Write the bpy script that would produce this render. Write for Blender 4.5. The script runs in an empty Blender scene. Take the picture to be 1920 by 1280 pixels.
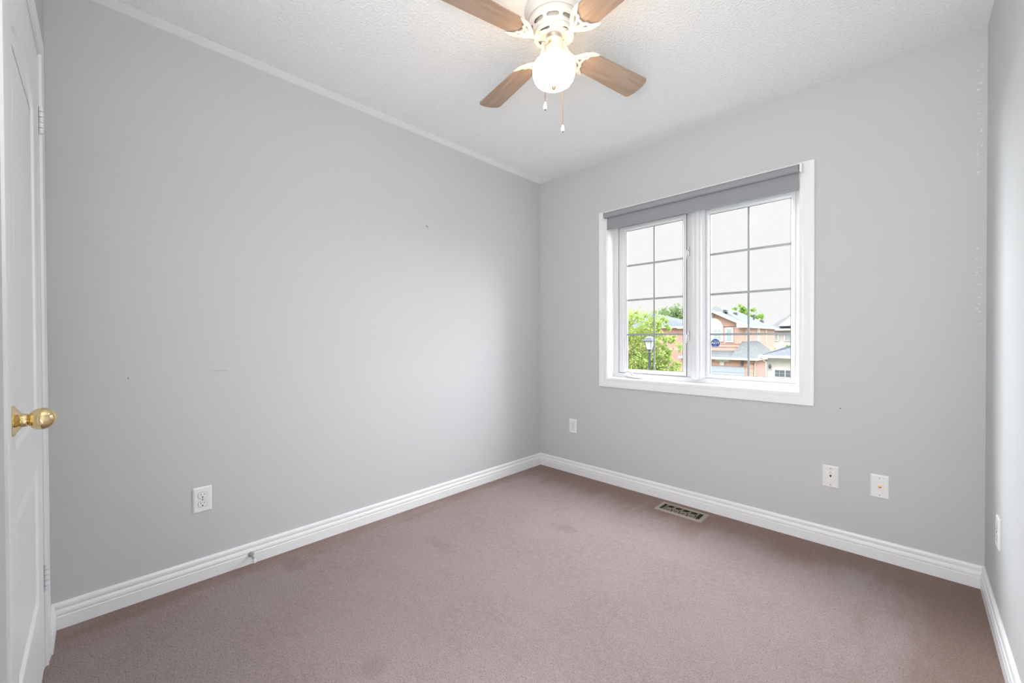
import bpy, bmesh, math, random
from mathutils import Vector, Matrix
PI = math.pi
S = bpy.context.scene
COL = S.collection

# ------------------------------------------------------------------ camera
F_PX, YAW, PITCH, ROLL = 761.24, 0.7785, -0.0081, -0.0031
CAM = Vector((2.3152, -2.6998, 1.1001))
fw = Vector((-math.sin(YAW)*math.cos(PITCH), math.cos(YAW)*math.cos(PITCH), math.sin(PITCH)))
rt = Vector((math.cos(YAW), math.sin(YAW), 0)); up = rt.cross(fw)
rt2 = rt*math.cos(ROLL) + up*math.sin(ROLL); up2 = -rt*math.sin(ROLL) + up*math.cos(ROLL)
cd = bpy.data.cameras.new('camera'); cam = bpy.data.objects.new('camera', cd); COL.objects.link(cam)
m = Matrix((rt2, up2, -fw)).transposed().to_4x4(); m.translation = CAM
cam.matrix_world = m
cd.sensor_width = 36; cd.lens = F_PX/1920*36; cd.clip_start = 0.02; cd.clip_end = 500
S.camera = cam

# ------------------------------------------------------------------ view, sky, daylight
S.view_settings.view_transform = 'Standard'; S.view_settings.look = 'None'
S.view_settings.gamma = 1; S.view_settings.exposure = 0; S.view_settings.use_curve_mapping = False
S.cycles.use_denoising = True
S.cycles.max_bounces = 12; S.cycles.diffuse_bounces = 8; S.cycles.transparent_max_bounces = 16
SKY_LOW, SKY_HIGH = 0.97, 11.5
W = bpy.data.worlds.new('overcast_sky'); S.world = W; W.use_nodes = True
n = W.node_tree; n.nodes.clear()
tc = n.nodes.new('ShaderNodeTexCoord'); sp = n.nodes.new('ShaderNodeSeparateXYZ')
mr = n.nodes.new('ShaderNodeMapRange'); mr.interpolation_type = 'SMOOTHSTEP'
mr.inputs[1].default_value = 0.29; mr.inputs[2].default_value = 0.80
mr.inputs[3].default_value = 0; mr.inputs[4].default_value = 1
mx = n.nodes.new('ShaderNodeMix'); mx.data_type = 'RGBA'
mx.inputs[6].default_value = (SKY_LOW, SKY_LOW*0.985, SKY_LOW*0.985, 1)
mx.inputs[7].default_value = (SKY_HIGH*0.93, SKY_HIGH*0.985, SKY_HIGH*1.06, 1)
bg = n.nodes.new('ShaderNodeBackground'); wo = n.nodes.new('ShaderNodeOutputWorld')
n.links.new(tc.outputs['Generated'], sp.inputs[0]); n.links.new(sp.outputs[2], mr.inputs[0])
n.links.new(mr.outputs[0], mx.inputs[0]); n.links.new(mx.outputs[2], bg.inputs[0]); n.links.new(bg.outputs[0], wo.inputs[0])

def area(name, loc, rot, sx, sy, power, color, portal=False):
    l = bpy.data.lights.new(name, 'AREA'); l.shape = 'RECTANGLE'; l.size = sx; l.size_y = sy
    l.energy = power; l.color = color
    if portal: l.cycles.is_portal = True
    o = bpy.data.objects.new(name, l); o.location = loc; o.rotation_euler = rot; COL.objects.link(o); return o
# daylight through the window (added lamps just outside the glass), and an added fill lamp behind the camera
DAY, DAYL, DAYR, REAR_FILL, CEIL_FILL = 180, 380, 25, 26, 13
SUN = 3.4        # bright haze off to the right, above the roofs: a broad soft patch low on the left wall
sl_ = bpy.data.lights.new('hazy_sun', 'SUN'); sl_.energy = SUN; sl_.angle = math.radians(40); sl_.color = (.93, .97, 1.0)
so = bpy.data.objects.new('hazy_sun', sl_); COL.objects.link(so); so.location = (4, 6, 5)
_az, _el = math.radians(40), math.radians(19)
so.rotation_euler = Vector((math.sin(_az)*math.cos(_el), math.cos(_az)*math.cos(_el), math.sin(_el))).to_track_quat('Z', 'Y').to_euler()
def aimed(name, loc, to, sx, sy, power, color):
    o = area(name, loc, (0, 0, 0), sx, sy, power, color); o.rotation_euler = (Vector(loc)-Vector(to)).to_track_quat('Z', 'Y').to_euler(); return o
aimed('window_daylight', (1.27, .70, 2.42), (1.27, 0, 2.0), 2.0, 1.1, DAY, (.93, .975, 1.0))
aimed('window_daylight_left', (-.75, .95, 2.30), (1.15, 0, 1.75), 1.6, 1.4, DAYL, (.93, .975, 1.0))
aimed('window_daylight_right', (3.3, .95, 2.20), (1.40, 0, 1.70), 1.6, 1.4, DAYR, (.93, .975, 1.0))
area('rear_fill', (1.92, -3.0, 1.15), (PI/2+.45, 0, 0), 0.8, 1.9, REAR_FILL, (.99, .99, .995))  # unseen lamp added for ambient fill
aimed('ceiling_fill', (2.1, -2.60, 1.45), (1.55, -1.55, 2.44), .5, .5, CEIL_FILL, (.98, .99, 1.0))      # added unseen fill lamp aimed up, brightens the ceiling

# ------------------------------------------------------------------ materials
MATS = {}
def mat(name, col, rough=0.5, metal=0.0, spec=0.5, emit=None, es=0, bump=None, coat=0):
    if name in MATS: return MATS[name]
    M = bpy.data.materials.new(name); M.use_nodes = True; t = M.node_tree; b = t.nodes['Principled BSDF']
    b.inputs['Base Color'].default_value = (*col, 1); b.inputs['Roughness'].default_value = rough
    b.inputs['Metallic'].default_value = metal; b.inputs['Specular IOR Level'].default_value = spec
    b.inputs['Coat Weight'].default_value = coat
    if emit: b.inputs['Emission Color'].default_value = (*emit, 1); b.inputs['Emission Strength'].default_value = es
    if bump:
        sc, st, dist = bump
        c = t.nodes.new('ShaderNodeTexCoord'); nz = t.nodes.new('ShaderNodeTexNoise'); nz.inputs['Scale'].default_value = sc
        nz.inputs['Detail'].default_value = 4
        bp = t.nodes.new('ShaderNodeBump'); bp.inputs['Strength'].default_value = st; bp.inputs['Distance'].default_value = dist
        t.links.new(c.outputs['Object'], nz.inputs['Vector']); t.links.new(nz.outputs[0], bp.inputs['Height'])
        t.links.new(bp.outputs[0], b.inputs['Normal'])
    MATS[name] = M; return M
class NT:
    """small node helper"""
    def __init__(s, M): s.t = M.node_tree; s.b = s.t.nodes['Principled BSDF']
    def n(s, typ, **kw):
        x = s.t.nodes.new('ShaderNode'+typ)
        for k, v in kw.items(): setattr(x, k, v)
        return x
    def l(s, a, b): s.t.links.new(a, b)
    def math(s, op, a, b=None, c=None):
        x = s.n('Math', operation=op)
        for i, v in enumerate((a, b, c)):
            if v is None: continue
            if isinstance(v, (int, float)): x.inputs[i].default_value = v
            else: s.l(v, x.inputs[i])
        return x.outputs[0]
    def mix(s, f, a, b):
        x = s.n('Mix', data_type='RGBA')
        if isinstance(f, (int, float)): x.inputs[0].default_value = f
        else: s.l(f, x.inputs[0])
        for i, v in ((6, a), (7, b)):
            if isinstance(v, tuple): x.inputs[i].default_value = (*v, 1)
            else: s.l(v, x.inputs[i])
        return x.outputs[2]
    def noise(s, vec, sc, det=3, rough=.5):
        x = s.n('TexNoise'); x.inputs['Scale'].default_value = sc; x.inputs['Detail'].default_value = det
        x.inputs['Roughness'].default_value = rough
        s.l(vec, x.inputs['Vector']); return x.outputs[0]
    def ramp(s, v, a, b, smooth=True):
        x = s.n('MapRange'); x.interpolation_type = 'SMOOTHSTEP' if smooth else 'LINEAR'
        x.inputs[1].default_value = a; x.inputs[2].default_value = b; s.l(v, x.inputs[0]); return x.outputs[0]
    def bump(s, h, st, dist):
        x = s.n('Bump'); x.inputs['Distance'].default_value = dist
        if isinstance(st, (int, float)): x.inputs['Strength'].default_value = st
        else: s.l(st, x.inputs['Strength'])
        s.l(h, x.inputs['Height']); s.l(x.outputs[0], s.b.inputs['Normal'])
    def co(s):
        c = s.n('TexCoord'); q = s.n('SeparateXYZ'); s.l(c.outputs['Object'], q.inputs[0])
        return c.outputs['Object'], q.outputs[0], q.outputs[1], q.outputs[2]

WALLC = (0.545, 0.555, 0.562)
def wall_mat(name, marks=(), chips=False):
    M = mat(name, WALLC, .75, spec=.3); N = NT(M); v, x, y, z = N.co()
    h = N.noise(v, 220, 3); N.bump(h, .12, .001)
    col = WALLC
    for axis, cx, cz, rx, rz, c in marks:       # small scuffs and nail holes, ellipses on the wall
        a = (x if axis == 'x' else y)
        dx = N.math('DIVIDE', N.math('SUBTRACT', a, cx), rx); dz = N.math('DIVIDE', N.math('SUBTRACT', z, cz), rz)
        d = N.math('ADD', N.math('MULTIPLY', dx, dx), N.math('MULTIPLY', dz, dz))
        f = N.math('LESS_THAN', d, 1.0)
        col = N.mix(f, col, c)
    if chips:                                   # white filler chips down the right corner
        nz = N.noise(v, 75, 4, .65)
        f = N.math('GREATER_THAN', nz, .595)
        f = N.math('MULTIPLY', f, N.math('GREATER_THAN', x, 2.512))
        f = N.math('MULTIPLY', f, N.math('LESS_THAN', x, 2.530))
        r1 = N.math('MULTIPLY', N.math('GREATER_THAN', z, 1.80), N.math('LESS_THAN', z, 2.33))
        r2 = N.math('MULTIPLY', N.math('GREATER_THAN', z, 1.15), N.math('LESS_THAN', z, 1.50))
        f = N.math('MULTIPLY', f, N.math('ADD', r1, r2))
        col = N.mix(f, col, (.72, .72, .73))
    if not isinstance(col, tuple): N.l(col, N.b.inputs['Base Color'])
    return M
M_wall = wall_mat('grey_wall_paint')
M_wallL = wall_mat('grey_wall_paint_left', [('y', -1.16, 1.85, .009, .005, (.30, .30, .30)), ('y', -2.62, .94, .0022, .0045, (.25, .25, .25)),
     ('y', -2.305, .952, .035, .0022, (.43, .43, .44)), ('y', -1.15, 1.845, .003, .007, (.35, .35, .35))])
M_wallB = wall_mat('grey_wall_paint_window_side', [('x', 2.05, .73, .004, .004, (.25, .25, .25)), ('x', .58, 2.18, .003, .005, (.4, .4, .4))], chips=True)
M_trim = mat('white_gloss_trim', (.80, .805, .815), .35, spec=.5)
M_door = mat('white_door_paint', (.79, .80, .815), .4, spec=.5, bump=(60, .05, .001))
M_vinyl = mat('white_vinyl', (.66, .67, .685), .35)
M_gasket = mat('dark_gasket', (.10, .10, .11), .6)
M_muntin = mat('grey_muntin', (.26, .275, .285), .5)
M_plastic = mat('white_plastic', (.80, .80, .80), .3)
M_ivory = mat('ivory_plastic', (.76, .74, .70), .35)
M_dark = mat('dark_slot', (.01, .01, .01), .8)
M_slotgrey = mat('slot_grey', (.22, .22, .23), .6)
M_brass = mat('polished_brass', (.82, .66, .36), .08, metal=1)
M_brass2 = mat('brass_fitting', (.75, .50, .18), .25, metal=1)
M_nickel = mat('brushed_nickel', (.42, .42, .40), .35, metal=1)
M_hinge = mat('painted_hinge', (.76, .765, .78), .4, metal=.2)
M_cream = mat('cream_fan_enamel', (.70, .67, .62), .28, coat=.3)
M_collar = mat('pale_metal_collar', (.55, .55, .56), .3, metal=.8)
M_blind = mat('grey_shade_fabric', (.29, .305, .32), .8, spec=.2, bump=(900, .2, .0005))
M_blindroll = MATS['grey_shade_fabric']
M_vent = mat('tan_metal', (.36, .31, .25), .45, metal=.1)
M_rubber = mat('white_rubber', (.75, .76, .74), .6)

# carpet
M_carpet = mat('mauve_carpet', (.40, .32, .31), .95, spec=.05); N = NT(M_carpet); v, x, y, z = N.co()
big = N.noise(v, 2.3, 4, .6); mid = N.noise(v, 38, 4, .7); fine = N.noise(v, 210, 4, .8); tuft = N.noise(v, 95, 2, .6)
col = N.mix(N.ramp(big, .38, .66), (.435, .335, .320), (.385, .283, .262))
col = N.mix(N.ramp(mid, .30, .75), col, (.47, .37, .355))
# soil along the skirting, and the warm shade there painted into the colour
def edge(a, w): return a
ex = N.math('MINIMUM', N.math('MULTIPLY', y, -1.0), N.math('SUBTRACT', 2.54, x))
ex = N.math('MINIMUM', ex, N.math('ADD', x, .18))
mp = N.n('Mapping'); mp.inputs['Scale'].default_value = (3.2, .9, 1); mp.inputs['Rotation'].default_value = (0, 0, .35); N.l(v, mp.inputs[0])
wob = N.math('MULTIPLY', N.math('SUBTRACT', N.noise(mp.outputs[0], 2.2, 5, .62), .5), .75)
soil_shade = N.ramp(N.math('ADD', ex, wob), .42, .14)
col = N.mix(N.math('MULTIPLY', soil_shade, .92), col, (.335, .195, .150))
for cx, cy, rx, ry, k in ((.89, -.82, .09, .05, .35), (.52, -1.44, .16, .05, .22), (1.03, -2.07, .05, .05, .30), (.15, -2.05, .12, .05, .35)):
    dx = N.math('DIVIDE', N.math('SUBTRACT', x, cx), rx); dy = N.math('DIVIDE', N.math('SUBTRACT', y, cy), ry)
    d = N.math('ADD', N.math('MULTIPLY', dx, dx), N.math('MULTIPLY', dy, dy))
    d = N.math('ADD', d, N.math('MULTIPLY', N.math('SUBTRACT', N.noise(v, 22, 3), .5), 2.2))
    col = N.mix(N.math('MULTIPLY', N.ramp(d, 1.2, .0), k), col, (.20, .14, .115))
dk = N.math('MULTIPLY', N.ramp(fine, .49, .37), .9)
col = N.mix(dk, col, (.115, .08, .072))
col = N.mix(N.math('MULTIPLY', N.ramp(N.noise(v, 160, 3, .7), .52, .68), .5), col, (.52, .42, .40))
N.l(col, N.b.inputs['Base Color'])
N.b.inputs['Sheen Weight'].default_value = .25; N.b.inputs['Sheen Roughness'].default_value = .6
N.bump(N.math('ADD', N.math('MULTIPLY', fine, .6), N.math('MULTIPLY', tuft, .7)), .9, .02)

# stippled ceiling with a smooth border band
M_ceil = mat('stipple_ceiling', (.90, .915, .925), .9, spec=.1); N = NT(M_ceil); v, x, y, z = N.co()
e = x      # the smooth strip runs along the left wall
band = N.ramp(e, .055, .075)
col = N.mix(band, (.86, .87, .875), (.925, .945, .955))
spk = N.math('MULTIPLY', N.ramp(N.noise(v, 150, 4, .75), .47, .32), band)
N.l(N.mix(N.math('MULTIPLY', spk, .38), col, (.62, .63, .65)), N.b.inputs['Base Color'])
N.bump(N.noise(v, 95, 4, .7), N.math('MULTIPLY', band, .8), .014)

# fan blade wood: grain along local x
M_wood = mat('light_oak_blade', (.50, .33, .22), .45); N = NT(M_wood); v, x, y, z = N.co()
mp = N.n('Mapping'); mp.inputs['Scale'].default_value = (3, 55, 1); N.l(v, mp.inputs[0])
g = N.noise(mp.outputs[0], 2.4, 5, .65)
mp2 = N.n('Mapping'); mp2.inputs['Scale'].default_value = (1.2, 9, 1); N.l(v, mp2.inputs[0])
g2 = N.noise(mp2.outputs[0], 3.0, 2, .5)
col = N.mix(N.ramp(g, .35, .68), (.36, .26, .195), (.285, .20, .145)); col = N.mix(N.math('MULTIPLY', N.ramp(g2, .45, .62), .5), col, (.42, .315, .24))
N.l(col, N.b.inputs['Base Color'])

GLOBE_E = 16.0
M_globe = mat('lit_opal_glass', (.9, .88, .84), .25, emit=(1.0, .68, .36), es=GLOBE_E)

# window glass: clear pane with a weak mirror
M_glass = bpy.data.materials.new('window_glass'); M_glass.use_nodes = True; t = M_glass.node_tree; t.nodes.clear()
tr = t.nodes.new('ShaderNodeBsdfTransparent'); tr.inputs[0].default_value = (.985, .99, .99, 1)
gl = t.nodes.new('ShaderNodeBsdfGlossy'); gl.inputs['Roughness'].default_value = .02
lw = t.nodes.new('ShaderNodeLayerWeight'); lw.inputs[0].default_value = .5      # Schlick mirror, the same from both sides of the pane
pw = t.nodes.new('ShaderNodeMath'); pw.operation = 'POWER'; pw.inputs[1].default_value = 5; fr = t.nodes.new('ShaderNodeMath'); fr.operation = 'MULTIPLY_ADD'
fr.inputs[1].default_value = .92; fr.inputs[2].default_value = .0015; t.links.new(lw.outputs['Facing'], pw.inputs[0]); t.links.new(pw.outputs[0], fr.inputs[0])
ms = t.nodes.new('ShaderNodeMixShader'); oo = t.nodes.new('ShaderNodeOutputMaterial')
t.links.new(fr.outputs[0], ms.inputs[0]); t.links.new(tr.outputs[0], ms.inputs[1]); t.links.new(gl.outputs[0], ms.inputs[2]); t.links.new(ms.outputs[0], oo.inputs[0])
M_paneFar = mat('far_window_glass', (.30, .36, .34), .15, spec=.6)
M_lantern = mat('lantern_glass', (.62, .68, .62), .25)

def brick_mat(name, c1, c2, mortar):
    M = mat(name, c1, .9, spec=.1); N = NT(M); v, x, y, z = N.co()
    cb = N.n('CombineXYZ'); N.l(N.math('ADD', x, y), cb.inputs[0]); N.l(z, cb.inputs[1])
    b = N.n('TexBrick'); b.inputs['Scale'].default_value = 1; b.inputs['Brick Width'].default_value = .24; b.inputs['Row Height'].default_value = .085
    b.inputs['Mortar Size'].default_value = .009; b.inputs['Color1'].default_value = (*c1, 1); b.inputs['Color2'].default_value = (*c2, 1); b.inputs['Mortar'].default_value = (*mortar, 1)
    N.l(cb.outputs[0], b.inputs['Vector'])
    N.l(N.mix(N.math('MULTIPLY', N.noise(v, 1.5, 3), .25), b.outputs[0], mortar), N.b.inputs['Base Color']); return M
M_brick = brick_mat('salmon_brick', (.56, .32, .23), (.50, .27, .19), (.56, .43, .37))
M_brick2 = brick_mat('rose_and_shaded_brick', (.46, .255, .205), (.41, .22, .175), (.45, .33, .29))
def shingle(name, c):
    M = mat(name, c, .95, spec=.1); N = NT(M); v, x, y, z = N.co()
    cb = N.n('CombineXYZ'); N.l(N.math('ADD', x, y), cb.inputs[0]); N.l(z, cb.inputs[1])
    b = N.n('TexBrick'); b.inputs['Scale'].default_value = 1; b.inputs['Brick Width'].default_value = .32; b.inputs['Row Height'].default_value = .10
    b.inputs['Mortar Size'].default_value = .012
    b.inputs['Color1'].default_value = (c[0]*1.15, c[1]*1.15, c[2]*1.15, 1); b.inputs['Color2'].default_value = (c[0]*.9, c[1]*.9, c[2]*.9, 1)
    b.inputs['Mortar'].default_value = (c[0]*.62, c[1]*.62, c[2]*.62, 1); N.l(cb.outputs[0], b.inputs['Vector'])
    N.l(N.mix(N.math('MULTIPLY', N.noise(v, 3, 4, .7), .5), b.outputs[0], (c[0]*.75, c[1]*.76, c[2]*.76)), N.b.inputs['Base Color']); return M
M_roof = shingle('grey_shingles', (.128, .133, .130))
M_roof2 = shingle('slate_shingles', (.105, .115, .125))
M_extw = mat('white_exterior_trim', (.62, .61, .58), .6)
M_cream2 = mat('cream_stucco', (.50, .47, .40), .9, bump=(30, .2, .01))
M_pink = mat('pale_siding', (.50, .45, .42), .9)
M_garage = mat('pale_grey_garage_door', (.33, .35, .38), .6)
M_blackmetal = mat('black_lamp_metal', (.07, .08, .09), .5)
M_lawn = mat('lawn', (.085, .10, .06), .95, bump=(8, .5, .05))
M_asph = mat('asphalt', (.14, .14, .14), .95)
M_bark = mat('bark', (.12, .09, .07), .95, bump=(20, .6, .02))
def leaf_mat(name, a, b):
    M = mat(name, a, .6, spec=.2); N = NT(M); v, x, y, z = N.co()
    c = N.mix(N.ramp(N.noise(v, 1.1, 4, .7), .35, .65), a, b); N.l(c, N.b.inputs['Base Color'])
    tl = N.n('BsdfTranslucent'); N.l(c, tl.inputs[0]); m2 = N.n('MixShader'); m2.inputs[0].default_value = .45
    out = M.node_tree.nodes['Material Output']
    N.l(N.b.outputs[0], m2.inputs[1]); N.l(tl.outputs[0], m2.inputs[2]); N.l(m2.outputs[0], out.inputs[0]); return M
M_leaf = leaf_mat('maple_leaves', (.25, .34, .10), (.38, .44, .13))
M_leaf2 = leaf_mat('far_leaves', (.13, .20, .08), (.19, .27, .10))
M_leaf3 = leaf_mat('bright_leaves', (.17, .30, .06), (.24, .35, .08))

# ------------------------------------------------------------------ mesh helpers
def nb(): return bmesh.new()
def bx(b, lo, hi):
    x0, y0, z0 = lo; x1, y1, z1 = hi
    v = [b.verts.new(c) for c in ((x0,y0,z0),(x1,y0,z0),(x1,y1,z0),(x0,y1,z0),(x0,y0,z1),(x1,y0,z1),(x1,y1,z1),(x0,y1,z1))]
    return [b.faces.new([v[i] for i in f]) for f in ((3,2,1,0),(4,5,6,7),(0,1,5,4),(1,2,6,5),(2,3,7,6),(3,0,4,7))]
def quad(b, *p): return b.faces.new([b.verts.new(q) for q in p])
def lathe(b, prof, seg=48, ax=Vector((0,0,1)), o=Vector((0,0,0)), cap=(True, True)):
    ax = Vector(ax).normalized(); u = ax.orthogonal().normalized(); w = ax.cross(u); rings = []
    for r, h in prof:
        rings.append([b.verts.new(Vector(o)+ax*h+(u*math.cos(2*PI*i/seg)+w*math.sin(2*PI*i/seg))*r) for i in range(seg)])
    fs = []
    for k in range(len(rings)-1):
        for i in range(seg):
            j = (i+1) % seg; fs.append(b.faces.new((rings[k][i], rings[k][j], rings[k+1][j], rings[k+1][i])))
    if cap[0]: b.faces.new(rings[0][::-1])
    if cap[1]: b.faces.new(rings[-1])
    return fs
def tube(b, pts, rad, seg=10, flat=1.0, cap=True, nrm=None):
    """sweep an (optionally flattened) round section along pts; rad may be a list"""
    pts = [Vector(p) for p in pts]; k = len(pts)
    if not isinstance(rad, (list, tuple)): rad = [rad]*k
    ref = Vector(nrm) if nrm else None; rings = []
    for i, p in enumerate(pts):
        d = (pts[min(i+1, k-1)] - pts[max(i-1, 0)]).normalized()
        if ref is None: ref = d.orthogonal()
        w = (ref - d*ref.dot(d)).normalized(); s = d.cross(w)
        if not nrm: ref = w
        rings.append([b.verts.new(p + (s*math.cos(2*PI*j/seg) + w*math.sin(2*PI*j/seg)*flat)*rad[i]) for j in range(seg)])
    for i in range(k-1):
        for j in range(seg): b.faces.new((rings[i][j], rings[i][(j+1)%seg], rings[i+1][(j+1)%seg], rings[i+1][j]))
    if cap: b.faces.new(rings[0][::-1]); b.faces.new(rings[-1])
def prism(b, poly, vec):
    vec = Vector(vec); a = [b.verts.new(p) for p in poly]; c = [b.verts.new(Vector(p)+vec) for p in poly]; k = len(a)
    b.faces.new(a[::-1]); b.faces.new(c)
    for i in range(k): b.faces.new((a[i], a[(i+1)%k], c[(i+1)%k], c[i]))
def mitre(b, path, prof, to3, closed=True):
    """sweep profile (offset inward along the path's left side, depth) round a 2-D path; to3 maps (u, v, depth) to 3-D"""
    k = len(path); rings = []
    for i in range(k):
        p = Vector(path[i])
        d0 = (p - Vector(path[i-1])).normalized() if (closed or i > 0) else None
        d1 = (Vector(path[(i+1)%k]) - p).normalized() if (closed or i < k-1) else None
        if d0 is None: d0 = d1
        if d1 is None: d1 = d0
        n0 = Vector((-d0.y, d0.x)); n1 = Vector((-d1.y, d1.x)); mm = (n0+n1); mm = mm/(mm.dot(n0) if abs(mm.dot(n0)) > 1e-6 else 1)
        rings.append([b.verts.new(to3(p.x+mm.x*o, p.y+mm.y*o, d)) for o, d in prof])
    r = k if closed else k-1; q = len(prof)
    for i in range(r):
        A, B = rings[i], rings[(i+1)%k]
        for j in range(q): b.faces.new((A[j], B[j], B[(j+1)%q], A[(j+1)%q]))
    if not closed: b.faces.new(rings[0]); b.faces.new(rings[-1][::-1])
def obj(name, b, m, parent=None, bevel=0, smooth=None, seg=2, world=True):
    """links the bmesh as one object; coordinates are the parent's local frame"""
    bmesh.ops.recalc_face_normals(b, faces=b.faces)
    me = bpy.data.meshes.new(name); b.to_mesh(me); b.free(); o = bpy.data.objects.new(name, me); COL.objects.link(o)
    for q in (m if isinstance(m, (list, tuple)) else [m]): me.materials.append(q)
    if parent: o.parent = parent
    if bevel:
        d = o.modifiers.new('bevel', 'BEVEL'); d.width = bevel; d.segments = seg; d.limit_method = 'ANGLE'; d.angle_limit = .6
    if smooth is not None:
        for f in me.polygons: f.use_smooth = True
        try: me.set_sharp_from_angle(angle=math.radians(smooth))
        except Exception: pass
    return o
def thing(name, label, cat, loc=(0,0,0), rot=(0,0,0), group=None):
    o = bpy.data.objects.new(name, None); o.empty_display_size = .1; COL.objects.link(o); o.location = loc; o.rotation_euler = rot
    o['label'] = label; o['category'] = cat
    if group: o['group'] = group
    return o
def tag(o, label, cat, group=None):
    o['label'] = label; o['category'] = cat
    if group: o['group'] = group
    return o
def struct(name, b, m, label=None, **kw):
    o = obj(name, b, m, **kw); o['kind'] = 'structure'
    if label: o['label'] = label
    return o
def sroot(name, label, loc=(0,0,0)):
    o = bpy.data.objects.new(name, None); COL.objects.link(o); o.location = loc; o['kind'] = 'structure'; o['label'] = label; return o
def copy_tree(o, parent=None):
    kids = list(o.children)
    c = o.copy(); COL.objects.link(c)
    if parent: c.parent = parent
    for k in kids: copy_tree(k, c)
    return c

# ------------------------------------------------------------------ room shell
XR, YN, H = 2.543, -2.838, 2.44
OX0, OX1, OZ0, OZ1 = .672, 1.878, .795, 1.985      # window opening
DX0, DX1, DZ = .245, .992, 2.045                   # door opening in the near wall
EX0, EX1, EZ = 1.50, 2.36, 2.045                   # open entry behind the camera

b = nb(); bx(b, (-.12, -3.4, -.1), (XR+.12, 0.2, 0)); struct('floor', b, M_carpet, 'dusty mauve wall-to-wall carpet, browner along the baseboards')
b = nb(); bx(b, (-.12, -3.0, H), (XR+.12, 0.2, H+.1)); struct('ceiling', b, M_ceil, 'white stippled ceiling with a smooth border')
b = nb(); bx(b, (-.12, -2.96, 0), (0, .2, H)); struct('wall_left', b, M_wallL, 'long plain grey wall with one outlet and small scuffs')
b = nb(); bx(b, (XR, -2.96, 0), (XR+.12, .2, H)); struct('wall_right', b, M_wall, 'brightly lit grey wall at the right edge')
def holed(b, x0, x1, z0, z1, y0, y1, holes):
    """wall slab in x/z with rectangular holes, as one welded shell"""
    xs = sorted({x0, x1, *[h[0] for h in holes], *[h[1] for h in holes]}); zs = sorted({z0, z1, *[h[2] for h in holes], *[h[3] for h in holes]})
    def solid(i, j):
        if not (0 <= i < len(xs)-1 and 0 <= j < len(zs)-1): return False
        cx, cz = (xs[i]+xs[i+1])/2, (zs[j]+zs[j+1])/2
        return not any(h[0] < cx < h[1] and h[2] < cz < h[3] for h in holes)
    for i in range(len(xs)-1):
        for j in range(len(zs)-1):
            if not solid(i, j): continue
            a, c, e, f = xs[i], xs[i+1], zs[j], zs[j+1]
            for yy in (y0, y1): quad(b, (a,yy,e), (c,yy,e), (c,yy,f), (a,yy,f))
            if not solid(i-1, j): quad(b, (a,y0,e), (a,y1,e), (a,y1,f), (a,y0,f))
            if not solid(i+1, j): quad(b, (c,y0,e), (c,y1,e), (c,y1,f), (c,y0,f))
            if not solid(i, j-1): quad(b, (a,y0,e), (c,y0,e), (c,y1,e), (a,y1,e))
            if not solid(i, j+1): quad(b, (a,y0,f), (c,y0,f), (c,y1,f), (a,y1,f))
    bmesh.ops.remove_doubles(b, verts=b.verts, dist=1e-5)
b = nb(); holed(b, 0, XR, 0, H, 0, .2, [(OX0, OX1, OZ0, OZ1)]); struct('wall_back', b, M_wallB, 'grey wall holding the white window')
b = nb(); holed(b, 0, XR, 0, H, -2.958, YN, [(DX0, DX1, 0, DZ), (EX0, EX1, 0, EZ)]); struct('wall_near', b, M_wall, 'grey wall with the white door')

# baseboards: moulded profile, mitred in the corners
BP = [(0,0), (.014,0), (.014,.047), (.0115,.050), (.0135,.053), (.0140,.060), (.0125,.067), (.0085,.073), (.0082,.077), (.0105,.080), (.0105,.090), (.008,.096), (.004,.099), (0,.099)]
def baseboard(name, a, c, nrm, m0, m1, label):
    a, c, nrm = Vector(a), Vector(c), Vector(nrm); d = (c-a).normalized(); b = nb()
    A = [b.verts.new(a + nrm*o + Vector((0,0,h)) + d*(o*m0)) for o, h in BP]
    B = [b.verts.new(c + nrm*o + Vector((0,0,h)) - d*(o*m1)) for o, h in BP]
    k = len(BP)
    for i in range(k): b.faces.new((A[i], B[i], B[(i+1)%k], A[(i+1)%k]))
    b.faces.new(A); b.faces.new(B[::-1])
    return struct(name, b, M_trim, label)
baseboard('baseboard_left', (0, YN, 0), (0, 0, 0), (1,0,0), 0, 1, 'white moulded baseboard along the left wall')
baseboard('baseboard_back', (0, 0, 0), (XR, 0, 0), (0,-1,0), 1, 1, 'white moulded baseboard under the window')
baseboard('baseboard_right', (XR, 0, 0), (XR, YN, 0), (-1,0,0), 1, 0, 'white moulded baseboard along the right wall, paint chipped')
baseboard('baseboard_near', (.016, YN, 0), (DX0-.062, YN, 0), (0,1,0), 0, 0, 'short white baseboard beside the door frame')

# ------------------------------------------------------------------ window
win = sroot('window_1', 'white double window with grid bars and a fixed right pane')
XZ = lambda y0: (lambda u, v, d: (u, y0+d, v))
def rect(x0, x1, z0, z1): return [(x0,z0), (x1,z0), (x1,z1), (x0,z1)]      # counter-clockwise: the left side is inside
# casing: profile offsets run inward from the outer edge, depth negative = into the room
b = nb(); mitre(b, rect(.604, 1.941, .730, 2.053), [(0,0), (0,-.015), (.003,-.018), (.016,-.018), (.022,-.0165), (.046,-.013), (.050,-.0145), (.058,-.014), (.064,-.011), (.068,-.010), (.068,0)], XZ(0))
o = obj('casing', b, M_trim, win, smooth=25)
# jamb liner
b = nb(); mitre(b, rect(OX0, OX1, OZ0, OZ1), [(0,0), (0,.185), (.006,.185), (.006,-.002), (0,-.002)], XZ(0)); obj('jamb', b, M_trim, win)
# vinyl frame set in the opening
FY = .078
b = nb(); mitre(b, rect(OX0+.006, OX1-.006, OZ0+.006, OZ1-.006), [(0,0), (.006,.0), (.032,.010), (.034,.018), (.042,.020), (.042,.06), (0,.06)], XZ(FY)); obj('window_frame', b, M_vinyl, win, smooth=25)
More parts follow.
